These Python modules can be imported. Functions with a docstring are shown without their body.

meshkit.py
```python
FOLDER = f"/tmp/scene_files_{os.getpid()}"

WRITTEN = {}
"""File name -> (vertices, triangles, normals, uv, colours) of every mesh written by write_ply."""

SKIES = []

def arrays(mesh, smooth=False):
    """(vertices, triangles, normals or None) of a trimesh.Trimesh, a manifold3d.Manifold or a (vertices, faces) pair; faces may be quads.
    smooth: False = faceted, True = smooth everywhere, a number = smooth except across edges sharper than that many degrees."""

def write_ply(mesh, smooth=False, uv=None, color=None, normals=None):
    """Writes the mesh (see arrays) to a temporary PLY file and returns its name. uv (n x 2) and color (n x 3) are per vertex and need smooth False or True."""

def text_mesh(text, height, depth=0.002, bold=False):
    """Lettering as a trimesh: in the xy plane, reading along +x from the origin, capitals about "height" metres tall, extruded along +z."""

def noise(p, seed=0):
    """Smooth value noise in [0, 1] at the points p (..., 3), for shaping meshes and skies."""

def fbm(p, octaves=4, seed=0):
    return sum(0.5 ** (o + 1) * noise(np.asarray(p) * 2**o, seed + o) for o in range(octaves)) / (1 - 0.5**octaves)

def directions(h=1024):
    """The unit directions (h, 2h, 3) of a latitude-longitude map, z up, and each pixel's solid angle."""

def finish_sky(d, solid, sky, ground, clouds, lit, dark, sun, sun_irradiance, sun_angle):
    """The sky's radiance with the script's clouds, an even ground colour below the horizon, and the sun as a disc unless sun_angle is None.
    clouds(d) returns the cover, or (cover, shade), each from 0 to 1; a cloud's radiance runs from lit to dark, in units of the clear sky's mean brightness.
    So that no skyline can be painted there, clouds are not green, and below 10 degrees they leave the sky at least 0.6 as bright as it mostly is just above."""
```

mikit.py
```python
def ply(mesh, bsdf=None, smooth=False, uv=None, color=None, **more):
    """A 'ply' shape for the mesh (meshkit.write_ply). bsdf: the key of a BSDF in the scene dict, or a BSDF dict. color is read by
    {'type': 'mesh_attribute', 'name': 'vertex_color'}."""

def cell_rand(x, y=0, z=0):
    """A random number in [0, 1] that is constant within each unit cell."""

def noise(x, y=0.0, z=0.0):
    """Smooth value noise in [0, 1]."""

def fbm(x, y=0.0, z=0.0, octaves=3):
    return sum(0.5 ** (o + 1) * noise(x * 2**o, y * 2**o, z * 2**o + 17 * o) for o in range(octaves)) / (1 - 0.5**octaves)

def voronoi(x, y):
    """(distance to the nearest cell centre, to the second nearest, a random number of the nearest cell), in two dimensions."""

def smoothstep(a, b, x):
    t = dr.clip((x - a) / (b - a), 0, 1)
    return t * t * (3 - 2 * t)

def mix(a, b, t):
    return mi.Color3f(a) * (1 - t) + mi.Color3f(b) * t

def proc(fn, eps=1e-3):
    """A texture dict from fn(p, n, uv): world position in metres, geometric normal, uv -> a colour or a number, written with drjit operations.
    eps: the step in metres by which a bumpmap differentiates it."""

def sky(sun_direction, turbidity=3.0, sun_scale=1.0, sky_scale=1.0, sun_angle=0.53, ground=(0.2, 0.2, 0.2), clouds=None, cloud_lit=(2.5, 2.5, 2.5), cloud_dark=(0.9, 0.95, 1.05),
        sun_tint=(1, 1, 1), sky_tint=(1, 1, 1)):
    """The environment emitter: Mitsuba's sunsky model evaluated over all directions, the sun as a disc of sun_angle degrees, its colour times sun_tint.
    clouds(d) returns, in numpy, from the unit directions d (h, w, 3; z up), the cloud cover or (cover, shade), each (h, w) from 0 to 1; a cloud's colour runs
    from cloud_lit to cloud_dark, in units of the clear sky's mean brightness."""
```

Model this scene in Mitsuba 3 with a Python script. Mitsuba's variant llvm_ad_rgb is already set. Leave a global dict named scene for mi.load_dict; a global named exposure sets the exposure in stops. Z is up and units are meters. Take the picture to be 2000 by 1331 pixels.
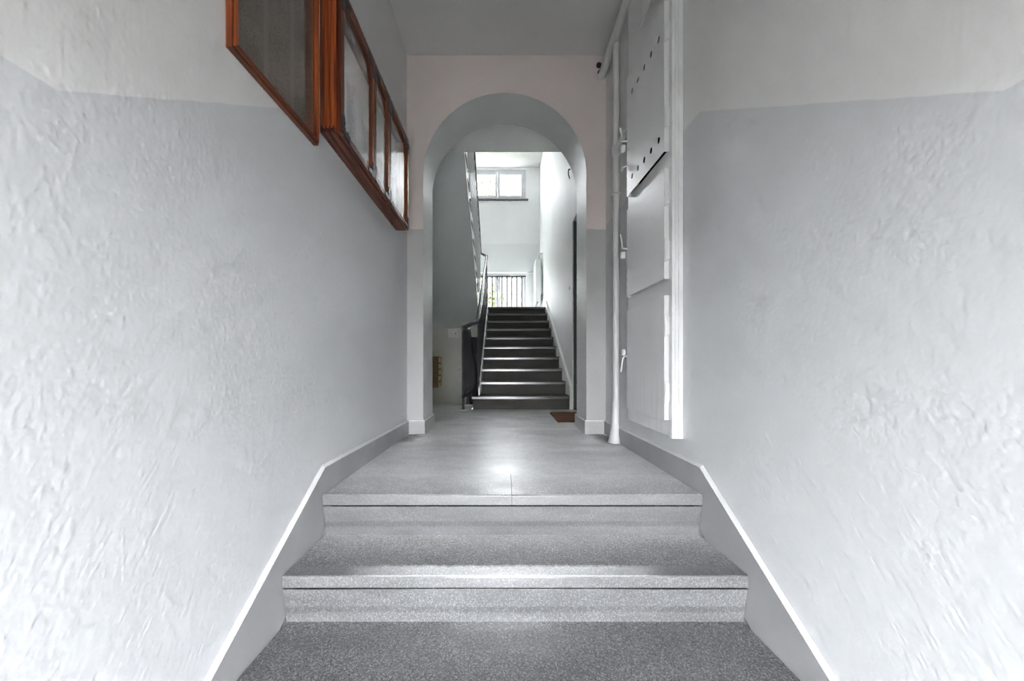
import math
import numpy as np
import trimesh
import manifold3d
import drjit as dr
import mitsuba as mi
import mikit
import meshkit
from mikit import noise, fbm, voronoi, cell_rand, smoothstep, mix
from shapely.geometry import Polygon, box as sbox
from shapely.ops import unary_union

T = mi.ScalarTransform4f
scene, labels = {}, {}
rng = np.random.default_rng(11)

# ------------------------------------------------------------------ camera, sky, exposure
EYE = 0.515                                     # eye height above the terrazzo landing (z = 0)
scene['camera'] = {
    'type': 'perspective', 'fov_axis': 'x', 'fov': 2 * math.degrees(math.atan(1000 / 790.0)),
    'principal_point_offset_x': 18 / 2000, 'principal_point_offset_y': -46.5 / 1331,
    'near_clip': 0.02, 'far_clip': 500.0,
    'to_world': T().look_at(origin=[0, 0, EYE], target=[0, 1, EYE], up=[0, 0, 1])}


def overcast(d):
    n = meshkit.fbm(d * 3.0 + 5.0, 4, 3)
    return np.ones(d.shape[:2]), 0.25 * n


scene['sky'] = mikit.sky([0.3, 0.5, 0.8], turbidity=4.0, sun_scale=0.0, ground=(0.30, 0.30, 0.29), clouds=overcast,
                         cloud_lit=(2.0, 2.06, 2.14), cloud_dark=(1.2, 1.24, 1.3))
exposure = 8.24

# ------------------------------------------------------------------ materials


def principled(color, rough=0.5, spec=0.5, bump=None, bump_scale=1.0, two=True, **kw):
    b = {'type': 'principled', 'base_color': color if isinstance(color, dict) else {'type': 'rgb', 'value': list(color)},
         'roughness': rough, 'specular': spec, **kw}
    if bump is not None:
        b = {'type': 'bumpmap', 'arbitrary': bump, 'scale': bump_scale, 'bsdf': b}
    return {'type': 'twosided', 'bsdf': b} if two else b


def dado_height(y):
    return dr.clip(0.97 + 0.59 * (y - 0.672), 0.97, 1.545)


def wall_colour(p, n, uv):
    e = p.z - dado_height(p.y) + 0.004 * (fbm(p.y * 18, p.z * 18, 3.0, 2) - 0.5)
    top = mi.Color3f(0.468, 0.465, 0.460)
    low = mi.Color3f(0.400, 0.407, 0.415)
    c = mix(low, top, smoothstep(-0.0015, 0.0015, e))
    m = fbm(p.y * 2.1, p.z * 2.1, p.x * 2.0, 3)
    return c * (0.965 + 0.07 * m)


scene['m_wall'] = principled(mikit.proc(wall_colour), 0.42, 0.5)


def arch_colour(p, n, uv):
    reveal = dr.select(dr.abs(n.y) < 0.5, 1.0, 0.0)
    front = mix((0.325, 0.325, 0.322), (0.50, 0.448, 0.43), smoothstep(-0.002, 0.002, p.z - 1.516 + 0.004 * noise(p.x * 20, 3.0)))
    inner = mi.Color3f(0.44, 0.455, 0.445)
    return mix(front, inner, reveal) * (0.95 + 0.1 * fbm(p.x * 3 + p.y * 3, p.z * 3, 2.0, 3))


def plaster_bump(p, n, uv):
    return fbm(p.x * 70 + p.y * 70, p.z * 60, p.y * 20, 3) + 2.0 * fbm(p.x * 7 + p.y * 7, p.z * 6, 1.0, 2)


scene['m_arch'] = principled(mikit.proc(arch_colour), 0.5, 0.4, mikit.proc(plaster_bump, 1.5e-3), 0.0005)


def hall_colour(p, n, uv):
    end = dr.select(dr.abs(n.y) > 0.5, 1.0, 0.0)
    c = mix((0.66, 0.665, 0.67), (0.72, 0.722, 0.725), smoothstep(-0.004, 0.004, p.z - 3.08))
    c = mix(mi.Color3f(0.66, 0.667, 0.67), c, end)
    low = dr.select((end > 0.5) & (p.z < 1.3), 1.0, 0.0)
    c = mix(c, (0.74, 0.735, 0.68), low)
    return c * (0.94 + 0.12 * fbm(p.x * 2 + p.y * 2, p.z * 0.7, 2.0, 3))


scene['m_hall'] = principled(mikit.proc(hall_colour), 0.62, 0.25, mikit.proc(plaster_bump, 1.5e-3), 0.0004)
scene['m_ceiling'] = principled(mikit.proc(lambda p, n, uv: mi.Color3f(0.40, 0.40, 0.39) * (0.94 + 0.12 * fbm(p.x * 2.5, p.y * 2.5, 1.0, 3))), 0.6, 0.3)
scene['m_soffit'] = principled(mikit.proc(lambda p, n, uv: mi.Color3f(0.66, 0.71, 0.70) * (0.95 + 0.1 * fbm(p.x * 2.5, p.y * 2.5, p.z * 2, 3))), 0.5, 0.4)
scene['m_underside'] = principled((0.76, 0.78, 0.765), 0.6, 0.3)
scene['m_stucco'] = principled((0.62, 0.60, 0.56), 0.8, 0.2)


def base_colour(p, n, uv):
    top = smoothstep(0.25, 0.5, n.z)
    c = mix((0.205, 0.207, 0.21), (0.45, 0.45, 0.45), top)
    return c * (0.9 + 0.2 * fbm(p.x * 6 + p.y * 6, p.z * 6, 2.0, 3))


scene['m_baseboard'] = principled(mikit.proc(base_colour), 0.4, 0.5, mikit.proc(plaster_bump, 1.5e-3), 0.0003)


def chips(p, size):
    u, v = p.x / size, (p.y + p.z) / size
    d1, d2, r = voronoi(u, v)
    inside = smoothstep(0.50, 0.40, d1)
    light = inside * smoothstep(0.72, 0.74, r)
    dark = inside * smoothstep(0.24, 0.22, r)
    return light, dark


def terrazzo(p, n, uv):
    light, dark = chips(p, 0.0052)
    l2, d2 = chips(p * 1.0 + mi.Vector3f(3.3, 1.7, 0), 0.0027)
    stain = fbm(p.x * 5, (p.y + p.z * 3) * 9, 3.0, 4)
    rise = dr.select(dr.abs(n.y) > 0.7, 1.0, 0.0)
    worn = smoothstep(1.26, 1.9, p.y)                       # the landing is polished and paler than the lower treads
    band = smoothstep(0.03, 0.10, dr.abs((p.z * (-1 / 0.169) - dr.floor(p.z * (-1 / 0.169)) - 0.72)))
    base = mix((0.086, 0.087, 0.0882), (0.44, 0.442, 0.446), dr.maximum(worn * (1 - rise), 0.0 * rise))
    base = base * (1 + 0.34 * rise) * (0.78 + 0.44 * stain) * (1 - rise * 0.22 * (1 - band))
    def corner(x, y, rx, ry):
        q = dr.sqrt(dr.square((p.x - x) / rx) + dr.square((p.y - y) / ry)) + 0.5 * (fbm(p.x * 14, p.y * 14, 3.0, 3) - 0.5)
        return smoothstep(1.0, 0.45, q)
    corner_dark = dr.maximum(corner(-0.69, 2.99, 0.14, 0.42), corner(0.76, 2.93, 0.16, 0.50)) * (1 - rise)  # floor colour darker in the two corners by the arch piers
    base = base * (1 - 0.62 * corner_dark)
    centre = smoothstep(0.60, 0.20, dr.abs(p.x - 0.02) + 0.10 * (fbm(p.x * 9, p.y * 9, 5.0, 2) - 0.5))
    nose_pale = smoothstep(0.074, 0.048, p.y - 1.310 + 0.006 * (noise(p.x * 60, 3.0) - 0.5)) * smoothstep(1.300, 1.3135, p.y) * smoothstep(-0.05, -0.1, p.z) * smoothstep(-0.30, -0.25, p.z) * (1 - rise)  # second tread coloured paler along its nose, most at the centre
    base = base * (1 + 4.2 * nose_pale * (0.04 + 0.96 * centre))
    k = (1 - 0.75 * worn) * (1 - 0.6 * nose_pale) * (1 - 0.55 * rise)
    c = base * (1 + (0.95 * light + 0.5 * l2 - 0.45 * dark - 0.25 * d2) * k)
    return dr.minimum(c, 0.85)


def terrazzo_rough(p, n, uv):
    worn = smoothstep(1.30, 1.95, p.y)
    streak = fbm(p.x * 3, p.y * 14, 2.0, 3)
    nose = smoothstep(0.075, 0.055, p.y - 1.310) * smoothstep(-0.05, -0.1, p.z) * smoothstep(1.29, 1.30, p.y)
    return mi.Float(0.39 - 0.04 * worn + 0.16 * (streak - 0.5) - 0.17 * nose)


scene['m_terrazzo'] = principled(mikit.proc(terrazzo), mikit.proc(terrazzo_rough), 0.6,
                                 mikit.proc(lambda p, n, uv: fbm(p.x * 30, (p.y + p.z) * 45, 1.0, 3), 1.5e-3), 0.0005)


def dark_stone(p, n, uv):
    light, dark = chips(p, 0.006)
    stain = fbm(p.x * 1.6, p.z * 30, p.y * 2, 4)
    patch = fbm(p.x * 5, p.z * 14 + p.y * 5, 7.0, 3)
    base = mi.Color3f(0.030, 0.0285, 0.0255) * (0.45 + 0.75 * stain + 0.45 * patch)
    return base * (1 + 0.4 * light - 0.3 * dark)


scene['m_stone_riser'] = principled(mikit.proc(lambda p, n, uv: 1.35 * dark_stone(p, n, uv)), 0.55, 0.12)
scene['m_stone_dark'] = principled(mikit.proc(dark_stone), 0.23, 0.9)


def wood_fn(along):
    def fn(p, n, uv):
        a, b = (p.z, p.y) if along == 'z' else (p.y, p.z)
        g = fbm(a * 3.0, b * 90, p.x * 90, 4)
        g2 = noise(a * 1.2, b * 260, p.x * 260)
        knots = smoothstep(0.80, 0.92, noise(a * 9, b * 20, p.x * 20))
        c = mix((0.060, 0.013, 0.005), (0.27, 0.062, 0.016), smoothstep(0.25, 0.75, g))
        return c * (0.8 + 0.35 * g2) * (1 - 0.6 * knots)
    return fn


scene['m_wood_upright'] = principled(mikit.proc(wood_fn('z')), 0.32, 0.5, clearcoat=0.3, clearcoat_gloss=0.8)
scene['m_wood_rail'] = principled(mikit.proc(lambda p, n, uv: wood_fn('y')(p, n, uv) * mi.Color3f(0.42, 0.50, 0.62)), 0.34, 0.5, clearcoat=0.2, clearcoat_gloss=0.8)
scene['m_wood_stile'] = principled(mikit.proc(lambda p, n, uv: wood_fn('z')(p, n, uv) * mi.Color3f(0.50, 0.56, 0.66)), 0.34, 0.5, clearcoat=0.2, clearcoat_gloss=0.8)
scene['m_iron'] = principled((0.016, 0.016, 0.017), 0.38, 0.5, metallic=0.0)
scene['m_glass'] = {'type': 'thindielectric', 'int_ior': 1.5}
scene['m_white_paint'] = principled(mikit.proc(lambda p, n, uv: mi.Color3f(0.47, 0.47, 0.465) * (0.9 + 0.2 * fbm(p.x * 9, p.y * 9, p.z * 5, 3))), 0.38, 0.5,
                                    mikit.proc(lambda p, n, uv: fbm(p.x * 60, p.y * 60, p.z * 14, 3), 1.5e-3), 0.0004)


def cabinet_colour(p, n, uv):
    c = mi.Color3f(0.49, 0.495, 0.495) * (0.92 + 0.16 * fbm(p.x * 4, p.y * 4, p.z * 3, 3))
    runs = smoothstep(0.66, 0.74, noise(p.y * 55, p.z * 2.0, 3.0)) * smoothstep(0.55, 0.3, p.z)
    return c * (1 - 0.07 * runs)


scene['m_cabinet'] = principled(mikit.proc(cabinet_colour), 0.36, 0.5,
                                mikit.proc(lambda p, n, uv: fbm(p.x * 50, p.y * 50, p.z * 12, 3) + 2 * fbm(p.y * 6, p.z * 6, 2.0, 2), 1.5e-3), 0.0004)
scene['m_cavity'] = principled((0.035, 0.035, 0.035), 0.8, 0.2)


def paper_fn(p, n, uv):
    lines = smoothstep(0.36, 0.42, uv.y * 34 - dr.floor(uv.y * 34)) * smoothstep(0.96, 0.9, uv.y * 34 - dr.floor(uv.y * 34))
    k = dr.floor(uv.y * 34)
    words = smoothstep(0.28, 0.34, noise(uv.x * 40 + k * 7.3, k * 1.7))
    body = dr.select((uv.x > 0.10) & (uv.x < 0.62 + 0.28 * cell_rand(k, 2)) & (uv.y > 0.08) & (uv.y < 0.9), 1.0, 0.0)
    red = smoothstep(0.006, 0.003, dr.abs(uv.x - 0.955))
    return mix(mix((0.80, 0.81, 0.82), (0.20, 0.20, 0.22), 0.75 * lines * words * body), (0.5, 0.05, 0.06), red)


scene['m_paper'] = principled(mikit.proc(paper_fn), 0.6, 0.3)


def print_fn(p, n, uv):
    col = uv.x * 3.0
    f = col - dr.floor(col)
    gutter = smoothstep(0.07, 0.10, f) * smoothstep(0.93, 0.90, f)
    k = dr.floor(uv.y * 95)
    ly = uv.y * 95 - k
    line = smoothstep(0.25, 0.4, ly) * smoothstep(0.95, 0.8, ly)
    words = smoothstep(0.30, 0.42, noise(uv.x * 130, k * 2.31))
    blocks = dr.select(cell_rand(dr.floor(k / 9), dr.floor(col), 5) > 0.22, 1.0, 0.55)
    ink = gutter * line * words * blocks
    base = mi.Color3f(0.072, 0.058, 0.043) * (0.85 + 0.3 * fbm(uv.x * 6, uv.y * 9, 1.0, 3))
    return mix(base, (0.17, 0.145, 0.115), dr.maximum(0.45 * ink, 0.35 * (1 - gutter)))


scene['m_print'] = principled(mikit.proc(print_fn), 0.55, 0.4)
scene['m_rail'] = principled((0.028, 0.027, 0.032), 0.22, 0.6)
scene['m_bar'] = principled((0.012, 0.0115, 0.014), 0.5, 0.2)
scene['m_white_edge'] = principled((0.80, 0.80, 0.80), 0.4, 0.5)
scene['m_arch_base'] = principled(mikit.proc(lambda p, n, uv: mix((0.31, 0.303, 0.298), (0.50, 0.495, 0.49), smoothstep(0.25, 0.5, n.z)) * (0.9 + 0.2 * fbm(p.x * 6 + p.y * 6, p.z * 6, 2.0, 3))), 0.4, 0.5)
scene['m_bar_pale'] = principled((0.40, 0.41, 0.41), 0.35, 0.5)
scene['m_upvc'] = principled((0.60, 0.605, 0.62), 0.3, 0.5)
scene['m_radiator'] = principled((0.78, 0.80, 0.79), 0.35, 0.5)
scene['m_metal'] = principled((0.5, 0.5, 0.5), 0.3, 0.5, metallic=1.0)


def coir(p, n, uv):
    f = fbm(p.x * 160, p.y * 160, p.z * 90, 3)
    return mix((0.030, 0.016, 0.010), (0.15, 0.075, 0.042), f) * (0.7 + 0.6 * fbm(p.x * 12, p.y * 12, 4.0, 2))


scene['m_coir'] = principled(mikit.proc(coir), 0.9, 0.2)
scene['m_mailbox'] = principled((0.22, 0.145, 0.07), 0.5, 0.4)
scene['m_cream'] = principled((0.62, 0.53, 0.35), 0.5, 0.4)
scene['m_dark_door'] = principled((0.030, 0.012, 0.011), 0.4, 0.4)
scene['m_grey_door'] = principled((0.085, 0.092, 0.088), 0.45, 0.4)
scene['m_box_white'] = principled((0.90, 0.91, 0.89), 0.45, 0.4)
scene['m_leaf'] = {'type': 'principledthin', 'base_color': {'type': 'mesh_attribute', 'name': 'vertex_color'}, 'roughness': 0.5, 'diff_trans': 0.9}
scene['m_bark'] = principled((0.20, 0.16, 0.12), 0.9, 0.2)
scene['m_ground'] = principled(mikit.proc(lambda p, n, uv: mix((0.14, 0.16, 0.11), (0.24, 0.25, 0.18), fbm(p.x * 3, p.y * 3, 0.0, 3))), 0.9, 0.1)
scene['m_pavement'] = principled((0.20, 0.195, 0.19), 0.8, 0.2)

# ------------------------------------------------------------------ mesh helpers
counts = {}


def nm(base):
    """base, base_001, base_002 ..."""
    k = counts.get(base, -1) + 1
    counts[base] = k
    return base if k == 0 else f'{base}_{k:03d}'


def put(key, mesh, mat, label=None, cat=None, group=None, kind=None, smooth=False, **kw):
    if isinstance(mesh, list):
        mesh = trimesh.util.concatenate(mesh)
    scene[key] = mikit.ply(mesh, mat, smooth=smooth, **kw)
    tag(key, label, cat, group, kind)
    return key


def tag(key, label=None, cat=None, group=None, kind=None):
    d = {k: v for k, v in (('label', label), ('category', cat), ('group', group), ('kind', kind)) if v}
    if d:
        labels[key] = {**labels.get(key, {}), **d}


def part(parent, name, mesh, mat, label=None, **kw):
    return put(nm(f'{parent}__{name}'), mesh, mat, label, **kw)


def struct(key, mesh, mat, label=None, **kw):
    return put(key, mesh, mat, label, None, None, 'structure', **kw)


def bx(x0, x1, y0, y1, z0, z1, c=0.0):
    x0, x1, y0, y1, z0, z1 = min(x0, x1), max(x0, x1), min(y0, y1), max(y0, y1), min(z0, z1), max(z0, z1)
    if c <= 0:
        m = trimesh.creation.box(extents=(x1 - x0, y1 - y0, z1 - z0))
        m.apply_translation(((x0 + x1) / 2, (y0 + y1) / 2, (z0 + z1) / 2))
        return m
    c = min(c, (x1 - x0) * .45, (y1 - y0) * .45, (z1 - z0) * .45)
    pts = []
    for sx in (0, 1):
        for sy in (0, 1):
            for sz in (0, 1):
                X, Y, Z = (x0, x1)[sx], (y0, y1)[sy], (z0, z1)[sz]
                dx, dy, dz = (c, -c)[sx], (c, -c)[sy], (c, -c)[sz]
                pts += [(X, Y + dy, Z + dz), (X + dx, Y, Z + dz), (X + dx, Y + dy, Z)]
    return trimesh.convex.convex_hull(np.array(pts))


def ext(poly, h):
    if not isinstance(poly, Polygon):
        poly = Polygon(poly)
    return trimesh.creation.extrude_polygon(poly, h, engine='earcut')


def remap(m, A, o=(0, 0, 0)):
    """World = o + A @ local; faces kept outward."""
    A = np.asarray(A, float)
    v = np.asarray(m.vertices) @ A.T + np.asarray(o, float)
    f = np.asarray(m.faces)
    if np.linalg.det(A) < 0:
        f = f[:, ::-1]
    return trimesh.Trimesh(v, f, process=False)


def ext_x(poly, x0, x1):                         # polygon in (y, z), extruded along x
    return remap(ext(poly, x1 - x0), [[0, 0, 1], [1, 0, 0], [0, 1, 0]], (x0, 0, 0))


def ext_y(poly, y0, y1):                         # polygon in (x, z), extruded along y
    return remap(ext(poly, y1 - y0), [[1, 0, 0], [0, 0, 1], [0, 1, 0]], (0, y0, 0))


def ext_z(poly, z0, z1):
    m = ext(poly, z1 - z0)
    m.apply_translation((0, 0, z0))
    return m


def man(m):
    return manifold3d.Manifold(manifold3d.Mesh(np.asarray(m.vertices, np.float32), np.asarray(m.faces, np.uint32)))


def cut(a, *bs):
    a.merge_vertices()
    r = man(a)
    for b in bs:
        b.merge_vertices()
        r = r - man(b)
    m = r.to_mesh()
    return trimesh.Trimesh(m.vert_properties[:, :3], m.tri_verts, process=False)


def tube(path, r, sides=12, caps=True):
    p = np.asarray(path, float)
    t = np.gradient(p, axis=0)
    t /= np.linalg.norm(t, axis=1, keepdims=True)
    up = np.array([0, 0, 1.0]) if abs(t[0][2]) < 0.9 else np.array([1.0, 0, 0])
    a = np.cross(t, up)
    bad = np.linalg.norm(a, axis=1) < 1e-3
    a[bad] = np.cross(t[bad], [1.0, 0.1, 0])
    a /= np.linalg.norm(a, axis=1, keepdims=True)
    b = np.cross(t, a)
    ang = np.arange(sides) * 2 * np.pi / sides
    rr = np.broadcast_to(r, (len(p),))[:, None, None]
    v = (p[:, None] + rr * (np.cos(ang)[None, :, None] * a[:, None] + np.sin(ang)[None, :, None] * b[:, None])).reshape(-1, 3)
    f = []
    for i in range(len(p) - 1):
        for j in range(sides):
            q = [i * sides + j, i * sides + (j + 1) % sides, (i + 1) * sides + (j + 1) % sides, (i + 1) * sides + j]
            f += [[q[0], q[1], q[2]], [q[0], q[2], q[3]]]
    if caps:
        n = len(v)
        v = np.vstack([v, p[:1], p[-1:]])
        e = (len(p) - 1) * sides
        for j in range(sides):
            f += [[n, (j + 1) % sides, j], [n + 1, e + j, e + (j + 1) % sides]]
    m = trimesh.Trimesh(v, f, process=False)
    if m.volume < 0:
        m.invert()
    return m


def smooth_path(pts, n=8):
    """Catmull-Rom through the points."""
    P = np.asarray(pts, float)
    P = np.vstack([2 * P[0] - P[1], P, 2 * P[-1] - P[-2]])
    out = []
    for i in range(1, len(P) - 2):
        for t in np.linspace(0, 1, n, endpoint=False):
            a, b, c, d = P[i - 1:i + 3]
            out.append(0.5 * (2 * b + (c - a) * t + (2 * a - 5 * b + 4 * c - d) * t * t + (3 * b - 3 * c + d - a) * t ** 3))
    out.append(P[-2])
    return np.array(out)


def lathe(profile, x, y, sides=20):
    """profile: (radius, z) pairs, turned about the vertical through (x, y)."""
    return tube([(x, y, z) for _, z in profile], [r for r, _ in profile], sides) if False else _lathe(profile, x, y, sides)


def _lathe(profile, x, y, sides):
    ang = np.arange(sides) * 2 * np.pi / sides
    v, f = [], []
    for r, z in profile:
        v += [(x + r * math.cos(a), y + r * math.sin(a), z) for a in ang]
    for i in range(len(profile) - 1):
        for j in range(sides):
            q = [i * sides + j, i * sides + (j + 1) % sides, (i + 1) * sides + (j + 1) % sides, (i + 1) * sides + j]
            f += [[q[0], q[1], q[2]], [q[0], q[2], q[3]]]
    n = len(v)
    v += [(x, y, profile[0][1]), (x, y, profile[-1][1])]
    e = (len(profile) - 1) * sides
    for j in range(sides):
        f += [[n, (j + 1) % sides, j], [n + 1, e + j, e + (j + 1) % sides]]
    m = trimesh.Trimesh(np.array(v), f, process=False)
    if m.volume < 0:
        m.invert()
    return m


# ------------------------------------------------------------------ the entrance passage
SL, SR = 0.0136, -0.030                          # the two walls draw slightly together towards the arch
BB = 0.015                                       # baseboard thickness
Y_ARCH, Y_ARCH2 = 2.99, 3.385
Y_DOOR = -0.70
CEIL = 2.80


def xl(y):
    return -0.727 + SL * (y - 1.595)


def xr(y):
    return 0.804 + SR * (y - 1.595)


Z_LOW = -0.676                                   # floor by the entrance door
TOPW = 3.0
REC = .007                                       # the solid wall lies this far behind its rough plaster face


def plaster(xw, sgn, seed, marks, hole=None):
    """The uneven painted plaster of a passage wall: orange peel, brush strokes, drips and patched places as real relief."""
    ys = [Y_DOOR]
    while ys[-1] < Y_ARCH - .001:
        y = ys[-1]
        ys.append(min(Y_ARCH, y + (.03 if y < .30 else .0020 * max(y / .6, .80))))
    zs_ = np.concatenate([np.linspace(-.9, -.34, 24), np.arange(-.335, 1.0, .0025), np.arange(1.0, 1.6, .0035), np.arange(1.60, TOPW - .2, .0062), [TOPW - .19]])
    Y, Z = np.meshgrid(np.array(ys), zs_)
    P = np.stack([Y, Z, Y * 0 + seed * 7.3], -1)
    nz = lambda fy, fz, sd: meshkit.noise(P * [fy, fz, 1.0], seed * 31 + sd) - .5
    region = np.clip((meshkit.fbm(P * [2.3, 2.3, 1], 2, seed + 5) - .36) / .26, 0, 1)
    d = (.0011 * nz(235, 215, 1) + .0016 * nz(120, 110, 7) + .0009 * nz(62, 56, 2)) * (.55 + .65 * region)
    a, b = Y * .62 + Z * .78, Z * .62 - Y * .78
    d += .0009 * (meshkit.noise(np.stack([a * 34, b * 170, Y * 0 + seed], -1), 8) - .5) * (1 - region) * (Z < .5)
    d += .0008 * nz(170, 26, 3) * (Z > .9)
    d += .0018 * nz(13, 9, 4) + .0034 * nz(4.1, 3.3, 5)
    drop = np.clip((meshkit.noise(P * [70, 52, 1], seed + 50) - .90) / .07, 0, 1) * np.clip((meshkit.noise(P * [4.3, 4.3, 1], seed + 60) - .48) / .1, 0, 1)
    d += .0012 * drop
    zd = np.clip(.97 + .59 * (Y - .672), .97, 1.545)
    d += .00018 * np.clip((zd - Z) / .004, -1, 1)
    for y0, z0, y1, z1, wd, h in marks:           # trowel edges, hairline cracks
        L = math.hypot(y1 - y0, z1 - z0)
        t = np.clip(((Y - y0) * (y1 - y0) + (Z - z0) * (z1 - z0)) / L ** 2, 0, 1)
        wob = .0015 * (meshkit.noise(P * [60, 60, 1], 77) - .5)
        dist = np.hypot(Y - y0 - t * (y1 - y0), Z - z0 - t * (z1 - z0)) + wob
        d += h * np.exp(-(dist / wd) ** 2)
    v = np.stack([xw(Y) + sgn * d, Y, Z], -1).reshape(-1, 3)
    idx = np.arange(Y.size).reshape(Y.shape)
    q = np.stack([idx[:-1, :-1], idx[:-1, 1:], idx[1:, 1:], idx[1:, :-1]], -1).reshape(-1, 4)
    if hole:
        c = np.stack([Y, Z], -1).reshape(-1, 2)[q].mean(1)
        q = q[~((c[:, 0] > hole[0]) & (c[:, 0] < hole[1]) & (c[:, 1] > hole[2]) & (c[:, 1] < hole[3]))]
    f = np.vstack([q[:, [0, 1, 2]], q[:, [0, 2, 3]]])
    return trimesh.Trimesh(v, f if sgn < 0 else f[:, ::-1], process=False)


L_MARKS = [(.786, .194, .786, .095, .0016, .0006), (.70, .196, .786, .194, .0016, .0004), (.655, .86, .80, .875, .0018, -.0005), (.90, .93, 1.06, .955, .002, -.0004), (1.07, .96, 1.07, .93, .0014, .0005),
           (.68, .93, .735, .88, .0013, -.0005), (.83, .17, .835, .14, .0018, .0007)]
R_MARKS = [(.70, .78, .95, .80, .002, -.0005), (.95, .80, 1.15, .86, .002, -.0004), (.72, .38, .735, .33, .0015, .0006), (.78, .43, .79, .40, .0018, .0008), (.80, .30, .83, .30, .0014, .0006), (.60, .02, .66, -.10, .003, .0006)]
struct('wall_left', ext_z([(xl(Y_DOOR) - REC, Y_DOOR), (xl(Y_DOOR) - .3, Y_DOOR), (xl(Y_ARCH) - .3, Y_ARCH), (xl(Y_ARCH) - REC, Y_ARCH)], -0.9, TOPW), 'm_wall',
       'pale grey painted wall with a raked lighter upper band')
part('wall_left', 'plaster', plaster(xl, 1, 1, L_MARKS), 'm_wall', smooth=True)

# right wall with the niche behind the meter cabinet
aR = np.array([SR, 1.0]) / math.hypot(SR, 1)
oR = np.array([xr(1.789), 1.789])


def right(m):                                    # local (n out of the right wall, t along it, z)
    return remap(m, [[-1 * aR[1], aR[0], 0], [aR[0], aR[1], 0], [0, 0, 1]], (oR[0], oR[1], 0))


aL = np.array([SL, 1.0]) / math.hypot(SL, 1)
oL = np.array([xl(1.607), 1.607])


def left(m):                                     # local (n out of the left wall, t along it from y = 1.607, z)
    return remap(m, [[aL[1], aL[0], 0], [-aL[0], aL[1], 0], [0, 0, 1]], (oL[0], oL[1], 0))


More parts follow.
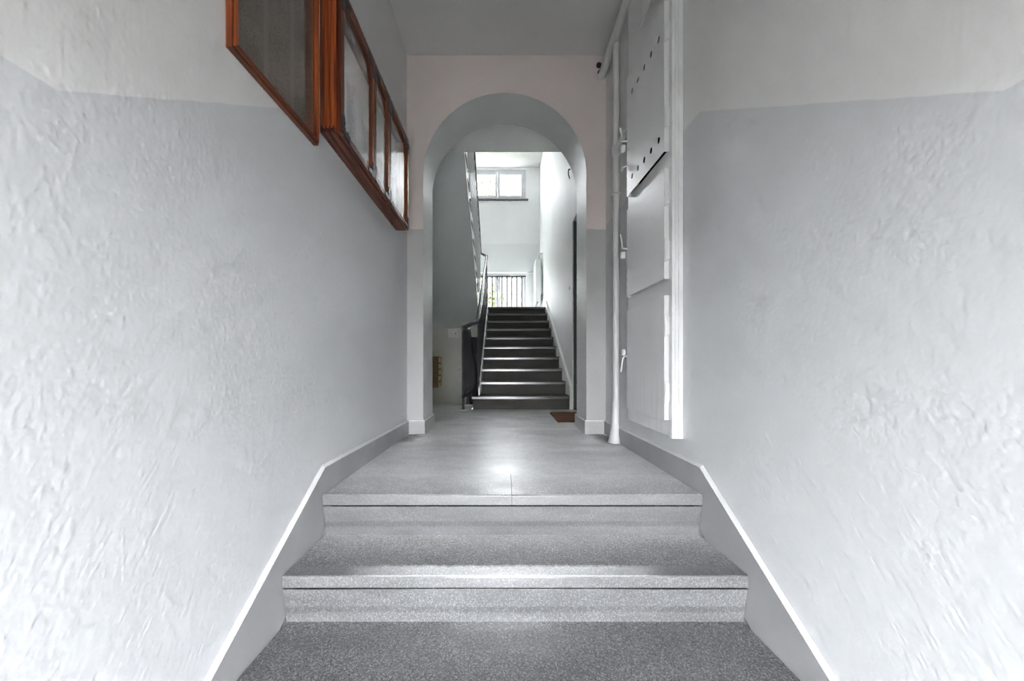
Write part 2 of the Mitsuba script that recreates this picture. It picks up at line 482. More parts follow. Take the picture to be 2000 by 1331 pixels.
wr = ext_z([(xr(Y_DOOR) + REC, Y_DOOR), (xr(Y_ARCH) + REC, Y_ARCH), (xr(Y_ARCH) + .36, Y_ARCH), (xr(Y_DOOR) + .3, Y_DOOR)], -0.9, TOPW)
struct('wall_right', cut(wr, right(bx(-0.18, 0.02, 0.03, 0.56, 0.24, 2.2))), 'm_wall', 'grey painted wall with a paler raked upper band')
part('wall_right', 'plaster', plaster(xr, -1, 2, R_MARKS, (1.822, 2.344, .245, 2.195)), 'm_wall', smooth=True)
struct('ceiling', bx(-1.6, 1.4, Y_DOOR - .3, Y_ARCH, CEIL, CEIL + .2), 'm_ceiling', 'flat grey ceiling over the entrance passage')

# entrance wall behind the photographer with the open doorway that lets the daylight in
ent = ext_y([(-1.5, -0.9), (1.5, -0.9), (1.5, TOPW), (-1.5, TOPW)], Y_DOOR - .3, Y_DOOR)
struct('wall_entrance', cut(ent, bx(-0.30, 0.36, Y_DOOR - .4, Y_DOOR + .1, Z_LOW, 1.12)), 'm_stucco', 'entrance wall around the open street doorway')

# arch wall
AX, AR, AS = 0.015, 0.603, 1.92
arc = [(AX + AR * math.cos(a), AS + AR * 1.0 * math.sin(a)) for a in np.linspace(0, math.pi, 72)]
opening = Polygon([(AX + AR, -0.01)] + arc + [(AX - AR, -0.01)])
awall = Polygon([(-1.82, 0), (1.4, 0), (1.4, 4.9), (-1.82, 4.9)]).difference(opening)
struct('wall_arch', ext_y(awall, Y_ARCH, Y_ARCH2), 'm_arch', 'pinkish white wall pierced by a round-headed archway')

# landing floor
BF = BB + 0.001
NOSE = [1.595, 1.310, 1.025, 0.740]
RISE = 0.169


def span(y0, y1, gap=0.002):
    """Plan outline of what lies between the two baseboards from y0 to y1."""
    return [(xl(y0) + BB + gap, y0), (xr(y0) - BB - gap, y0), (xr(y1) - BB - gap, y1), (xl(y1) + BB + gap, y1)]


hallf = Polygon(span(1.905, Y_ARCH, .001)).union(sbox(AX - AR + .0, Y_ARCH - .001, AX + AR, Y_ARCH2 + .001)).union(sbox(-1.50, Y_ARCH2, 0.79, 4.63)).union(sbox(-1.50, 4.62, -.36, 5.18))
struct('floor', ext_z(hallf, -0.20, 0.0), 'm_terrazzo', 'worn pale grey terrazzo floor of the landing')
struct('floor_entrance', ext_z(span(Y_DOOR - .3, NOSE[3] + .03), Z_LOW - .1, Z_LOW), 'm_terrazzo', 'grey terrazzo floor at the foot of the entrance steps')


# entrance steps: tread slabs with a worn rounded front edge, risers set back under a dark joint
def tread_profile(y0, y1, z, th=0.042, worn=0.0):
    r = 0.007
    pts = [(y1, z), (y0 + 0.065, z)]
    zz = z - worn
    pts += [(y0 + r + r * math.sin(a) * -1, zz - r + r * math.cos(a)) for a in np.linspace(0, math.pi / 2, 7)]
    pts += [(y0, z - th + .002), (y0 + .002, z - th), (y1, z - th)]
    return pts


tag('entrance_steps', 'short flight of broad grey terrazzo steps leading up to the landing', 'steps')


def profile_slab(profile, xa, xb):
    """A stair slab whose two ends follow the walls: xa(y), xb(y) give the ends."""
    m = ext_x(profile, 0.0, 1.0)
    v = np.array(m.vertices)
    s = v[:, 0:1]
    v[:, 0] = (xa(v[:, 1]) * (1 - s[:, 0]) + xb(v[:, 1]) * s[:, 0])
    return trimesh.Trimesh(v, m.faces, process=False)


La, Lb = (lambda y: xl(y) + BB + .002), (lambda y: xr(y) - BB - .002)
for k, y0 in enumerate(NOSE):
    z = -RISE * k
    y1 = 1.904 if k == 0 else NOSE[k - 1] + 0.034
    prof = tread_profile(y0, y1, z, worn=0.0 if k == 0 else 0.0023)
    if k == 0:
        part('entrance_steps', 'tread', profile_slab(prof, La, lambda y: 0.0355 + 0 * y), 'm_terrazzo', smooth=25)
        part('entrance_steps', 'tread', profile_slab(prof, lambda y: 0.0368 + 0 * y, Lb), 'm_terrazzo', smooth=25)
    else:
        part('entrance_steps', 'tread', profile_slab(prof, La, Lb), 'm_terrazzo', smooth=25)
    zb = z - RISE if k < 3 else Z_LOW
    part('entrance_steps', 'riser', profile_slab([(y0 + .028, zb + .0005), (y0 + .004, z - .0485), (y0 + .009, z - .0485), (y0 + .033, zb + .0005)], La, Lb), 'm_terrazzo')
    part('entrance_steps', 'core', profile_slab([(y0 + .070, Z_LOW), (y0 + .070, z - .0425), (1.904, z - .0425), (1.904, Z_LOW)] if k == 0 else
                                                [(y0 + .070, Z_LOW), (y0 + .070, z - .0425), (NOSE[k - 1] + .0335, z - .0425), (NOSE[k - 1] + .0335, Z_LOW)], La, Lb), 'm_cavity')


# baseboards with the raking stringers, pale bevelled top edge
def base_profile(y_far):
    return [(y_far, 0.0), (y_far, 0.103), (1.622, 0.111), (0.474, -0.566), (Y_DOOR, -0.566), (Y_DOOR, Z_LOW), (0.74, Z_LOW), (1.595, -.16), (1.75, 0.0)]


def wall_board(profile, xw, sgn, th=BB):
    """A board against the wall face xw(y), growing th into the passage (sgn = +1 from the left wall), its upper edge chamfered."""
    P = Polygon(profile)
    body = ext_x(P, 0, 1)
    v = np.array(body.vertices)
    front = v[:, 0] > .5
    zt = v[:, 2].copy()
    # chamfer: the front copies of the top line sit a little lower
    tops = {(round(a, 5), round(b, 5)) for a, b in profile[1:5]}
    low = np.array([(round(y, 5), round(z, 5)) in tops for y, z in zip(v[:, 1], v[:, 2])])
    zt[front & low] -= 0.010
    x = xw(v[:, 1]) + sgn * th * v[:, 0]
    f = body.faces if sgn > 0 else body.faces[:, ::-1]
    return trimesh.Trimesh(np.stack([x, v[:, 1], zt], 1), f, process=False)


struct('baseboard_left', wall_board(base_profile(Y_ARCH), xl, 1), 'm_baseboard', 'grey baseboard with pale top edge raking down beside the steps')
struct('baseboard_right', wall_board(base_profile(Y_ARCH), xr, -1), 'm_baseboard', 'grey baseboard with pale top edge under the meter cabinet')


def arch_base(x0, x1, y0, y1, c=.010, top=0.103):
    m = bx(x0, x1, y0, y1, 0, top)
    return m


def plinth(pts, h=0.103):
    """L-shaped base around an arch pier: outline in plan, upper edge bevelled by an inset top."""
    P = Polygon(pts)
    lo = ext_z(P, 0.0005, h - .010)
    ins = P.buffer(-.006, join_style=2)
    a, b = np.array(P.exterior.coords)[:-1], None
    hi = trimesh.convex.convex_hull  # pieces below are joined face by face
    A = np.array(P.exterior.coords)[:-1]
    B = np.array([[*p] for p in np.array(ins.exterior.coords)[:-1]])
    B = np.array([B[np.argmin(((B - p) ** 2).sum(1))] for p in A])
    n = len(A)
    v = np.vstack([np.c_[A, np.full(n, h - .010)], np.c_[B, np.full(n, h)]])
    f = []
    for i in range(n):
        j = (i + 1) % n
        f += [[i, j, n + j], [i, n + j, n + i]]
    top = ext_z(Polygon(B), h - .0005, h)
    m = trimesh.util.concatenate([lo, trimesh.Trimesh(v, f, process=False), top])
    return m


jl, jr = AX - AR, AX + AR
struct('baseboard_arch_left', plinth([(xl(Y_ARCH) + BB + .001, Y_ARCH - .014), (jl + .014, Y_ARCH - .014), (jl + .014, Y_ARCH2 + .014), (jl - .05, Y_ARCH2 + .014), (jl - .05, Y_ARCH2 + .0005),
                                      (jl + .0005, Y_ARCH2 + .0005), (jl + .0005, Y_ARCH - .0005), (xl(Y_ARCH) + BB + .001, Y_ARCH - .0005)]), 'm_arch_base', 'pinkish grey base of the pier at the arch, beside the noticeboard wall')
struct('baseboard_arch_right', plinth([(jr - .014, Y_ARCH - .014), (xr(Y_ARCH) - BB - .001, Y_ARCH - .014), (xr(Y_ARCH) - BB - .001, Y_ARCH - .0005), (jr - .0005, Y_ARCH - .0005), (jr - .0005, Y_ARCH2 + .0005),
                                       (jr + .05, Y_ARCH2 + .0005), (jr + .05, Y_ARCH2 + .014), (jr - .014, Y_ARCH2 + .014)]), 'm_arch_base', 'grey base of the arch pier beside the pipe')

# ------------------------------------------------------------------ stair hall beyond the arch
XHL, XHR, Y_BACK = -1.50, 0.79, 8.60
Z_BASE, Z_LAND, Z_TOP = -0.95, 1.54, 4.70
STEP, GO, Y1 = 0.154, 0.2915, 4.60               # rise, going and first nosing of the main flight
SXL, SXR = -0.265, 0.762
WELL = -0.43                                     # inner edge of the upper flight
Y10 = Y1 + 9 * GO                                # edge of the half landing

hr = bx(XHR, XHR + .35, Y_ARCH2, Y_BACK, -1.2, Z_TOP + .2)
struct('wall_hall_right', cut(hr, bx(XHR - .1, XHR + .5, 3.60, 4.59, 0.0, 2.13)), 'm_hall', 'light grey stair hall wall with the radiator')
struct('wall_hall_left', bx(XHL - .3, XHL, Y_ARCH2, Y_BACK, -1.2, Z_TOP + .2), 'm_hall', 'grey wall on the far side of the upper flight')
back = bx(XHL - .3, XHR + .35, Y_BACK, Y_BACK + .38, -1.2, Z_TOP + .2)
W1 = (-1.36, 0.50, 1.66, 2.475)                  # lower window opening x0, x1, z0, z1
W2 = (-1.36, 0.49, 4.02, 4.66)  # both windows widened leftwards, out of view, to brighten the stairwell
struct('wall_hall_back', cut(back, bx(W1[0], W1[1], 8.5, 9.1, W1[2], W1[3]), bx(W2[0], W2[1], 8.5, 9.1, W2[2], W2[3]), bx(-0.70, -0.30, 8.5, 9.1, Z_BASE, 1.10)), 'm_hall',
       'light grey stair hall end wall with two windows')
struct('ceiling_hall', bx(XHL, XHR, Y_ARCH2, 4.35, CEIL, 3.08), 'm_underside', 'grey ceiling just beyond the arch')
struct('ceiling_stairwell', bx(XHL - .3, XHR + .35, Y_ARCH2, Y_BACK + .38, Z_TOP, Z_TOP + .2), 'm_ceiling', 'pale ceiling above the stairwell')
struct('floor_basement', bx(XHL, XHR, 5.18, Y_BACK, Z_BASE - .1, Z_BASE), 'm_underside', 'sunken floor beside the back door')
struct('wall_basement', bx(XHL, XHR, 5.06, 5.179, Z_BASE - .1, -.2), 'm_hall', 'wall below the edge of the hall floor')
struct('wall_understairs', bx(-.36, -.30, 5.18, Y10, Z_BASE, -0.02), 'm_soffit', 'wall beneath the main flight')
struct('floor_half_landing', bx(XHL, XHR, Y10 + .042, Y_BACK, Z_LAND - .25, Z_LAND), 'm_underside', 'half landing between the flights')

# main flight
tag('main_staircase', 'dark grey stone staircase rising beyond the arch to the lower window', 'stairs')
for k in range(1, 11):
    y0, z = Y1 + (k - 1) * GO, STEP * k
    xa = -0.352 if k == 1 else SXL
    y1 = y0 + GO + .03 if k < 10 else y0 + .20
    r = .012
    pts = [(y1, z)] + [(y0 + r - r * math.sin(a), z - r + r * math.cos(a)) for a in np.linspace(0, math.pi, 9)]
    pts = [(y1, z)] + [(y0 + r - r * math.sin(a), z - r + r * math.cos(a)) for a in np.linspace(0, math.pi / 2, 7)] + [(y0, z - .036), (y0 + .004, z - .040), (y1, z - .040)]
    if k == 10:
        pts = [(p[0], p[1] + .001) for p in pts]
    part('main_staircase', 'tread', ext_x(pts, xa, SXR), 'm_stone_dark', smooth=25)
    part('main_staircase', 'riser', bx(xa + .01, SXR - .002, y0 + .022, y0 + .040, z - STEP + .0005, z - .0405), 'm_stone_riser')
zs = lambda y: STEP + (y - Y1) * STEP / GO      # the nosing line
body = [(Y1 + .041, 0.001), (Y1 + .041, STEP - .041)]
for k in range(1, 10):
    yb = Y1 + k * GO + .041
    body += [(yb, STEP * k - .041), (yb, STEP * (k + 1) - .041)]
body = [(Y1 + .045, 0.001)]
for k in range(1, 11):
    yb = Y1 + (k - 1) * GO + .041
    body += [(yb, STEP * (k - 1) - .0 if k > 1 else 0.001), (yb, STEP * k - .0412)]
body += [(Y10 - .0005 + .041, Z_LAND - .0412), (Y10 - .001, Z_LAND - .26), (Y1 + .55, 0.001)]
bod = Polygon(body).buffer(0)
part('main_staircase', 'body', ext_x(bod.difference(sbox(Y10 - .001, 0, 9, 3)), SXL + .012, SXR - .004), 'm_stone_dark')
# strings: steel flat on the well side, plastered skirting on the wall side
off = lambda h: [(Y1 - .012, 0.0), (Y1 - .012, STEP + h - .02), (Y1, STEP + h), (Y10, Z_LAND + h), (Y10 + .02, Z_LAND + h), (Y10 + .02, Z_LAND - .10), (Y10, Z_LAND - .22), (Y1 + .25, 0.0)]
part('main_staircase', 'string', ext_x([(Y1 + .10, STEP + .002), (Y1 + .10, STEP + .075), (Y10, Z_LAND + .02), (Y10, Z_LAND - .20), (Y1 + .42, STEP + .002)], SXL - .020, SXL - .002), 'm_white_edge', 'pale edged side string')
skirt = [(4.61, 0.0), (4.61, .145), (Y1 + .03, STEP + .115), (Y10, Z_LAND + .10), (Y10, Z_LAND - .2), (Y1 + .4, 0.0)]
skirt = [(4.595, 0.002), (4.595, STEP + .105), (Y10 - .001, Z_LAND + .10), (Y10 - .001, Z_LAND - .2), (Y1 + .4, 0.002)]
sk = ext_x(skirt, SXR + .001, XHR - .0005)
struct('baseboard_stairs', sk, 'm_hall', 'raking grey skirting along the stair wall')

part('baseboard_stairs', 'edge', ext_x([(4.600, STEP + .1055), (4.600, STEP + .1145), (Y10 - .001, Z_LAND + .1095), (Y10 - .001, Z_LAND + .1005)], SXR - .002, XHR - .0005), 'm_white_edge')
# upper flight: solid slab with open stepped edge and treads
tag('upper_staircase', 'upper flight seen from below as a smooth grey-green sloping soffit', 'stairs')
n2 = lambda k: (Y10 - (k - 1) * GO, Z_LAND + STEP * k)
pts = [(Y10 + .041, Z_LAND - .25)]
pts += [(Y10 + .041, Z_LAND - .002)]
for k in range(1, 11):
    y, z = n2(k)
    pts += [(y - .0, z - .041)]
    pts += [(y - GO, z - .041)] if k < 10 else [(4.352, z - .041)]
pts += [(4.352, CEIL + .05), (Y10 + .0, Z_LAND - .25)]
part('upper_staircase', 'soffit', ext_x(Polygon(pts).buffer(0), XHL + .001, WELL), 'm_soffit')
for k in range(1, 11):
    y, z = n2(k)
    ye = y - GO - .0 if k < 10 else 4.352
    part('upper_staircase', 'tread', bx(XHL + .001, WELL + .012, ye, y + .02, z - .040, z, .004), 'm_baseboard')
rake = [(Y10 - .01, Z_LAND - .205), (Y10 - .01, Z_LAND - .25), (4.36, CEIL + .05), (4.36, CEIL + .095)]
part('upper_staircase', 'edge_trim', ext_x(Polygon(rake).buffer(0), WELL + .0005, WELL + .010), 'm_white_paint', 'pale edging along the soffit')

# railing of the main flight with the level return and the basement rail
tag('stair_railing', 'black handrail and dark bars guarding the main flight and the stair well', 'railing')
RX = -0.288
zr = lambda y: 1.045 + (y - 4.72) * (2.456 - 1.045) / (7.26 - 4.72)
main_path = smooth_path([(-.445, 4.47, .915), (-.43, 4.49, .925), (-.36, 4.57, .97), (-.305, 4.66, 1.01), (RX, 4.78, zr(4.78)), (RX, 5.2, zr(5.2)), (RX, 6.2, zr(6.2)), (RX, 7.18, zr(7.18)), (RX - .003, 7.26, 2.458)], 5)
hand = tube(main_path, 0.022, 12)
part('stair_railing', 'handrail', hand, 'm_rail', smooth=50)
ret = tube(smooth_path([(RX - .003, 7.26, 2.458), (-.33, 7.30, 2.485), (-.40, 7.30, 2.525), (-.428, 7.27, 2.555)], 6), 0.022, 12)
part('stair_railing', 'handrail', ret, 'm_rail', smooth=50)
WX = -0.445
low_path = smooth_path([(WX, 4.47, .915), (WX, 4.8, .93), (WX, 5.15, .945), (WX, 5.40, .86 + .07), (WX, 6.28, .46), (WX, 6.66, .24)], 6)
part('stair_railing', 'handrail', tube(low_path, 0.020, 12), 'm_rail', smooth=50)
for i, y in enumerate(np.arange(4.76, 7.25, GO / 3)):
    zb = STEP * (math.floor((y - Y1) / GO) + 1)
    part('stair_railing', 'bar', bx(RX - .009, RX + .009, y - .009, y + .009, max(zb, zs(y) - .03) + .012 if y < Y10 else Z_LAND + .001, zr(y) - .015), 'm_bar')
lowz = lambda y: float(np.interp(y, [4.47, 5.15, 5.40, 6.66], [.915, .945, .90, .24]))
lob = lambda y: float(np.interp(y, [4.47, 5.18, 6.66], [.145, .145, -.62]))
part('stair_railing', 'bottom_rail', tube(smooth_path([(WX, 4.47, .150), (WX, 5.18, .150), (WX, 6.66, -.60)], 8), .014, 8), 'm_bar')
part('stair_railing', 'bottom_rail', tube(smooth_path([(WX, 4.47, .150), (-.36, 4.60, .20), (RX, 4.78, .30)], 6), .014, 8), 'm_bar')
for y in np.arange(4.49, 6.62, .085):
    part('stair_railing', 'bar', bx(WX - .008, WX + .008, y - .008, y + .008, lob(y), lowz(y) - .01), 'm_bar')
for y in (4.56, 5.10):
    leg = part('stair_railing', 'leg', bx(WX - .013, WX + .013, y - .013, y + .013, .004, .16), 'm_bar')
    part(leg, 'foot_plate', bx(WX - .045, WX + .045, y - .04, y + .04, .0005, .007, .002), 'm_metal')

tag('upper_railing', 'thin dark railing on the open edge of the upper flight', 'railing')
UX = WELL + .03
u0, u1 = (UX, 7.27, 2.545), (UX, 4.45, 2.545 + (7.27 - 4.45) * STEP / GO)
part('upper_railing', 'handrail', tube([u0, ((UX), 5.86, (u0[2] + u1[2]) / 2), u1], 0.021, 12), 'm_rail', smooth=50)
for y in np.arange(7.12, 4.5, -GO / 2):
    k = min(10, math.floor((Y10 - y) / GO) + 1)
    zt = u0[2] + (7.27 - y) * STEP / GO
    part('upper_railing', 'bar', bx(UX - .008, UX + .008, y - .008, y + .008, Z_LAND + STEP * k - .14, zt - .012), 'm_bar_pale')


# ------------------------------------------------------------------ windows
def window(key, o, y, gy, cross=None, label=None):
    x0, x1, z0, z1 = o
    f = .045
    m = [bx(x0, x0 + f, y, y + .07, z0, z1, .004), bx(x1 - f, x1, y, y + .07, z0, z1, .004), bx(x0 + f, x1 - f, y, y + .07, z0, z0 + f, .004), bx(x0 + f, x1 - f, y, y + .07, z1 - f, z1, .004)]
    struct(key, m, 'm_upvc', label)
    xm = -0.11
    s = .052
    for a, b in ((x0 + f + .002, -.702), (-.698, xm - .002), (xm + .002, x1 - f - .002)):
        c, d = z0 + f + .002, z1 - f - .002
        sash = part(key, 'sash', [bx(a, a + s, y - .015, y + .05, c, d, .005), bx(b - s, b, y - .015, y + .05, c, d, .005), bx(a + s, b - s, y - .015, y + .05, c, c + s, .005), bx(a + s, b - s, y - .015, y + .05, d - s, d, .005)], 'm_upvc')
        part(sash, 'pane', bx(a + s - .004, b - s + .004, y + .016, y + .0161, c + s - .004, d - s + .004) if False else
             trimesh.Trimesh([(a + s - .004, y + .016, c + s - .004), (b - s + .004, y + .016, c + s - .004), (b - s + .004, y + .016, d - s + .004), (a + s - .004, y + .016, d - s + .004)], [[0, 1, 2], [0, 2, 3]], process=False), 'm_glass')
        if cross:
            part(sash, 'glazing_bar', bx(a + s, b - s, y + .002, y + .030, cross - .012, cross + .012, .003), 'm_upvc')
    zm = gy
    part(key, 'handle', [bx(xm - .016, xm + .016, y - .022, y - .0155, zm - .035, zm + .035, .003), bx(xm - .009, xm + .009, y - .055, y - .022, zm - .009, zm + .009, .002), bx(xm - .010, xm + .010, y - .062, y - .046, zm - .115, zm + .012, .004)], 'm_metal', 'dark metal window handle')


window('window_1', W1, 8.74, 2.10, 2.03, 'white framed lower window with garden view')
window('window_2', W2, 8.64, 4.36, None, 'white framed upper window near the ceiling')
struct('trim_1', bx(W1[0] - .03, W1[1] + .03, Y_BACK - .04, 8.739, W1[2] - .03, W1[2] - .0005, .004), 'm_upvc', 'white inner sill of the lower window')
struct('trim_2', bx(W2[0] - .03, W2[1] + .05, Y_BACK - .05, 8.639, W2[2] - .03, W2[2] - .0005, .004), 'm_grey_door', 'grey sill of the upper window')

tag('window_grille', 'thin dark upright bars in front of the lower stair window', 'grille')
for i in range(-13, 8):
    x = -0.014 + .1045 * i
    if W1[0] < x < W1[1]:
        part('window_grille', 'bar', tube([(x, 8.645, 1.70), (x, 8.645, 2.395)], .0125, 8), 'm_iron')
part('window_grille', 'rail', bx(W1[0] + .001, W1[1] - .001, 8.635, 8.655, 2.385, 2.405), 'm_iron')
part('window_grille', 'rail', bx(W1[0] + .001, W1[1] - .001, 8.635, 8.655, 1.690, 1.710), 'm_iron')

# doors of the hall
struct('door_1', bx(.93, .97, 3.60, 4.59, 0.0, 2.13, .003), 'm_grey_door', 'grey flat door set back in the right hall wall')
part('door_1', 'jamb', bx(XHR + .012, .929, 4.565, 4.5895, 0.0, 2.129, .002), 'm_grey_door')
part('door_1', 'handle', tube(smooth_path([(.93, 4.50, 1.02), (.88, 4.50, 1.02), (.87, 4.47, 1.02), (.87, 4.38, 1.02)], 5), .009, 8), 'm_metal')
struct('door_2', bx(-0.699, -0.301, Y_BACK + .12, Y_BACK + .16, Z_BASE, 1.099, .003), 'm_dark_door', 'dark brown door below the half landing')

# ------------------------------------------------------------------ hall fittings
tag('radiator', 'tall white panel radiator on the stair wall beside the lower window', 'radiator')
ry0, ry1, rz0, rz1 = 7.92, 8.50, 1.71, 2.58
for nx in (0.655, 0.735):
    v = []
    pan = [bx(nx - .006, nx + .006, ry0, ry1, rz0, rz1, .005)]
    for y in np.arange(ry0 + .035, ry1 - .03, .045):
        pan.append(bx(nx - .014, nx + .014, y - .012, y + .012, rz0 + .05, rz1 - .05, .006))
    part('radiator', 'panel', pan, 'm_radiator')
part('radiator', 'side_cover', bx(.648, .746, ry0 - .006, ry0 - .0005, rz0 + .03, rz1 - .005, .002), 'm_radiator')
part('radiator', 'top_grille', bx(.648, .746, ry0, ry1, rz1 + .0005, rz1 + .010, .002), 'm_radiator')
for yb in (ry0 + .1, ry1 - .13):
    part('radiator', 'bracket', bx(.742, XHR - .0005, yb, yb + .03, rz0 + .2, rz0 + .7), 'm_radiator')
part('radiator', 'valve', [tube(smooth_path([(.695, 8.5, 2.44), (.62, 8.54, 2.44), (.57, 8.54, 2.44)], 5), .017, 10), tube([(.60, 8.54, 2.44), (.535, 8.54, 2.44)], .026, 12)], 'm_upvc', 'white thermostat valve', smooth=40)
part('radiator', 'vent_pipe', [tube(smooth_path([(.695, 7.99, 2.585), (.695, 7.99, 2.66), (.74, 7.99, 2.70), (.788, 7.99, 2.70)], 5), .011, 10)], 'm_radiator', smooth=40)
part('radiator', 'feed_pipe', [tube(smooth_path([(.695, 7.99, 1.715), (.695, 7.99, 1.64), (.70, 7.99, 1.545)], 5), .012, 10)], 'm_radiator', smooth=40)

put('doorbell', [remap(lathe([(.0, 0.0), (.026, 0.0), (.028, .008), (.022, .016), (.010, .018), (.009, .023), (.0, .024)], 0, 0, 20), [[0, 0, -1], [1, 0, 0], [0, 1, 0]], (XHR - .0005, 4.74, 1.41))], 'm_box_white',
    'small round white doorbell on the wall by the recessed door', 'doorbell', smooth=40)
put('wire_end', tube(smooth_path([(XHR, 4.72, 2.79), (XHR - .02, 4.72, 2.79), (XHR - .024, 4.715, 2.74), (XHR - .012, 4.71, 2.68)], 6), .006, 6), 'm_iron', 'short loose black wire end high on the hall wall', 'wire')

# doormat: bound edge and bristle pile
MX0, MX1, MY0, MY1 = .488, .775, 3.58, 4.24
tag('doormat', 'brown coir doormat lying in front of the recessed door', 'doormat')
part('doormat', 'backing', bx(MX0, MX1, MY0, MY1, .0005, .006, .002), 'm_coir')
g = 42
gx, gy = np.meshgrid(np.linspace(MX0 + .006, MX1 - .006, g), np.linspace(MY0 + .006, MY1 - .006, 2 * g))
edge = np.minimum(np.minimum(gx - MX0, MX1 - gx), np.minimum(gy - MY0, MY1 - gy))
gz = .006 + .012 * np.clip(edge / .02, 0, 1) ** .5 + .004 * (meshkit.noise(np.stack([gx * 90, gy * 90, gx * 0], -1), 4) - .5) * (edge > .01)
idx = np.arange(gx.size).reshape(gx.shape)
q = np.stack([idx[:-1, :-1], idx[:-1, 1:], idx[1:, 1:], idx[1:, :-1]], -1).reshape(-1, 4)
part('doormat', 'pile', trimesh.Trimesh(np.stack([gx, gy, gz], -1).reshape(-1, 3), np.vstack([q[:, [0, 1, 2]], q[:, [0, 2, 3]]]), process=False), 'm_coir')

# mailboxes in the far corner below the half landing
tag('mailbox', 'brown bank of five stacked mailboxes in the corner below the half landing', 'mailbox')
part('mailbox', 'case', bx(-1.478, -1.312, 8.235, Y_BACK - .0005, .042, .672, .005), 'm_mailbox')
for i in range(5):
    z = .052 + .125 * i
    d = part('mailbox', 'flap', bx(-1.3115, -1.286, 8.25, Y_BACK - .004, z, z + .088, .006), 'm_cream', 'cream flap')
    part(d, 'hood', bx(-1.3115, -1.276, 8.245, Y_BACK - .004, z + .0885, z + .098, .003), 'm_cream')

tag('electrical_box', 'small pale fuse box high on the wall under the half landing', 'electrical box')
ex0, ex1, ez0, ez1 = -1.165, -.945, 1.065, 1.268
part('electrical_box', 'case', bx(ex0, ex1, Y_BACK - .09, Y_BACK - .0005, ez0, ez1, .006), 'm_box_white')
part('electrical_box', 'door', bx(ex0 + .008, ex1 - .008, Y_BACK - .097, Y_BACK - .0905, ez0 + .008, ez1 - .008, .003), 'm_box_white')
part('electrical_box', 'lock', bx(ex1 - .055, ex1 - .035, Y_BACK - .101, Y_BACK - .0975, ez0 + .085, ez0 + .11, .002), 'm_iron')
tag('light_switch', 'small white double switch on the wall beside the railing', 'light switch')
part('light_switch', 'plate', bx(-.955, -.865, Y_BACK - .012, Y_BACK - .0005, .36, .455, .003), 'm_box_white')
for a in (-.950, -.908):
    part('light_switch', 'rocker', bx(a, a + .038, Y_BACK - .018, Y_BACK - .0125, .372, .443, .003), 'm_upvc')

# ------------------------------------------------------------------ notice board (framed print) on the left wall
tag('notice_board', 'brown framed dark print hanging on the left passage wall', 'framed notice')
t0, t1, z0, z1 = 1.070 - 1.607, 1.556 - 1.607, 1.356, 2.12
fw, fd = .020, .024


def mitre(pts_outer, pts_inner, n0, n1):
    return left(remap(ext([*pts_outer, *pts_inner[::-1]], n1 - n0), [[0, 0, 1], [1, 0, 0], [0, 1, 0]], (n0, 0, 0)))


O = [(t0, z0), (t1, z0), (t1, z1), (t0, z1)]
I = [(t0 + fw, z0 + fw), (t1 - fw, z0 + fw), (t1 - fw, z1 - fw), (t0 + fw, z1 - fw)]
for i in range(4):
    j = (i + 1) % 4
    a = mitre([O[i], O[j]], [I[i], I[j]], .001, fd - .006)
    s = .006
    O2 = [(O[m][0] + (s if m in (0, 3) else -s), O[m][1] + (s if m in (0, 1) else -s)) for m in range(4)]
    I2 = [(I[m][0] - (s if m in (0, 3) else -s) * .5, I[m][1] - (s if m in (0, 1) else -s) * .5) for m in range(4)]
    b = mitre([O2[i], O2[j]], [I2[i], I2[j]], fd - .0065, fd)
    part('notice_board', 'frame', [a, b], 'm_wood_rail' if i % 2 == 0 else 'm_wood_upright')


def sheet(t0, t1, z0, z1, n, th=.0007, tilt=0.0, flip=False):
    m = bx(n, n + th, t0, t1, z0, z1)
    if tilt:
        c = np.array([0, (t0 + t1) / 2, (z0 + z1) / 2])
        m.apply_transform(trimesh.transformations.rotation_matrix(tilt, [1, 0, 0], c))
    v = np.array(m.vertices)
    c, s = math.cos(-tilt), math.sin(-tilt)
    dy, dz = v[:, 1] - (t0 + t1) / 2, v[:, 2] - (z0 + z1) / 2
    uv = np.stack([(c * dy - s * dz) / (t1 - t0) + .5, (s * dy + c * dz) / (z1 - z0) + .5], 1)
    return left(m), uv


m, uv = sheet(t0 + fw - .003, t1 - fw + .003, z0 + fw - .003, z1 - fw + .003, .004, .003)
part('notice_board', 'print', m, 'm_print', 'dark brown printed sheet in three columns', uv=uv)
v = np.array([(.012, t0 + fw - .001, z0 + fw - .001), (.012, t1 - fw + .001, z0 + fw - .001), (.012, t1 - fw + .001, z1 - fw + .001), (.012, t0 + fw - .001, z1 - fw + .001)])
part('notice_board', 'pane', left(trimesh.Trimesh(v, [[0, 1, 2], [0, 2, 3]], process=False)), 'm_glass')

# ------------------------------------------------------------------ glazed display case
CT1, CZ0, CZ1, CN = 1.085, 1.437, 2.035, .066
TILT = -0.030


def case(m):                                     # the case hangs a touch lower at its far end
    v = np.array(m.vertices)
    v[:, 2] += TILT * np.clip(v[:, 1], 0, 2)
    return left(trimesh.Trimesh(v, m.faces, process=False))


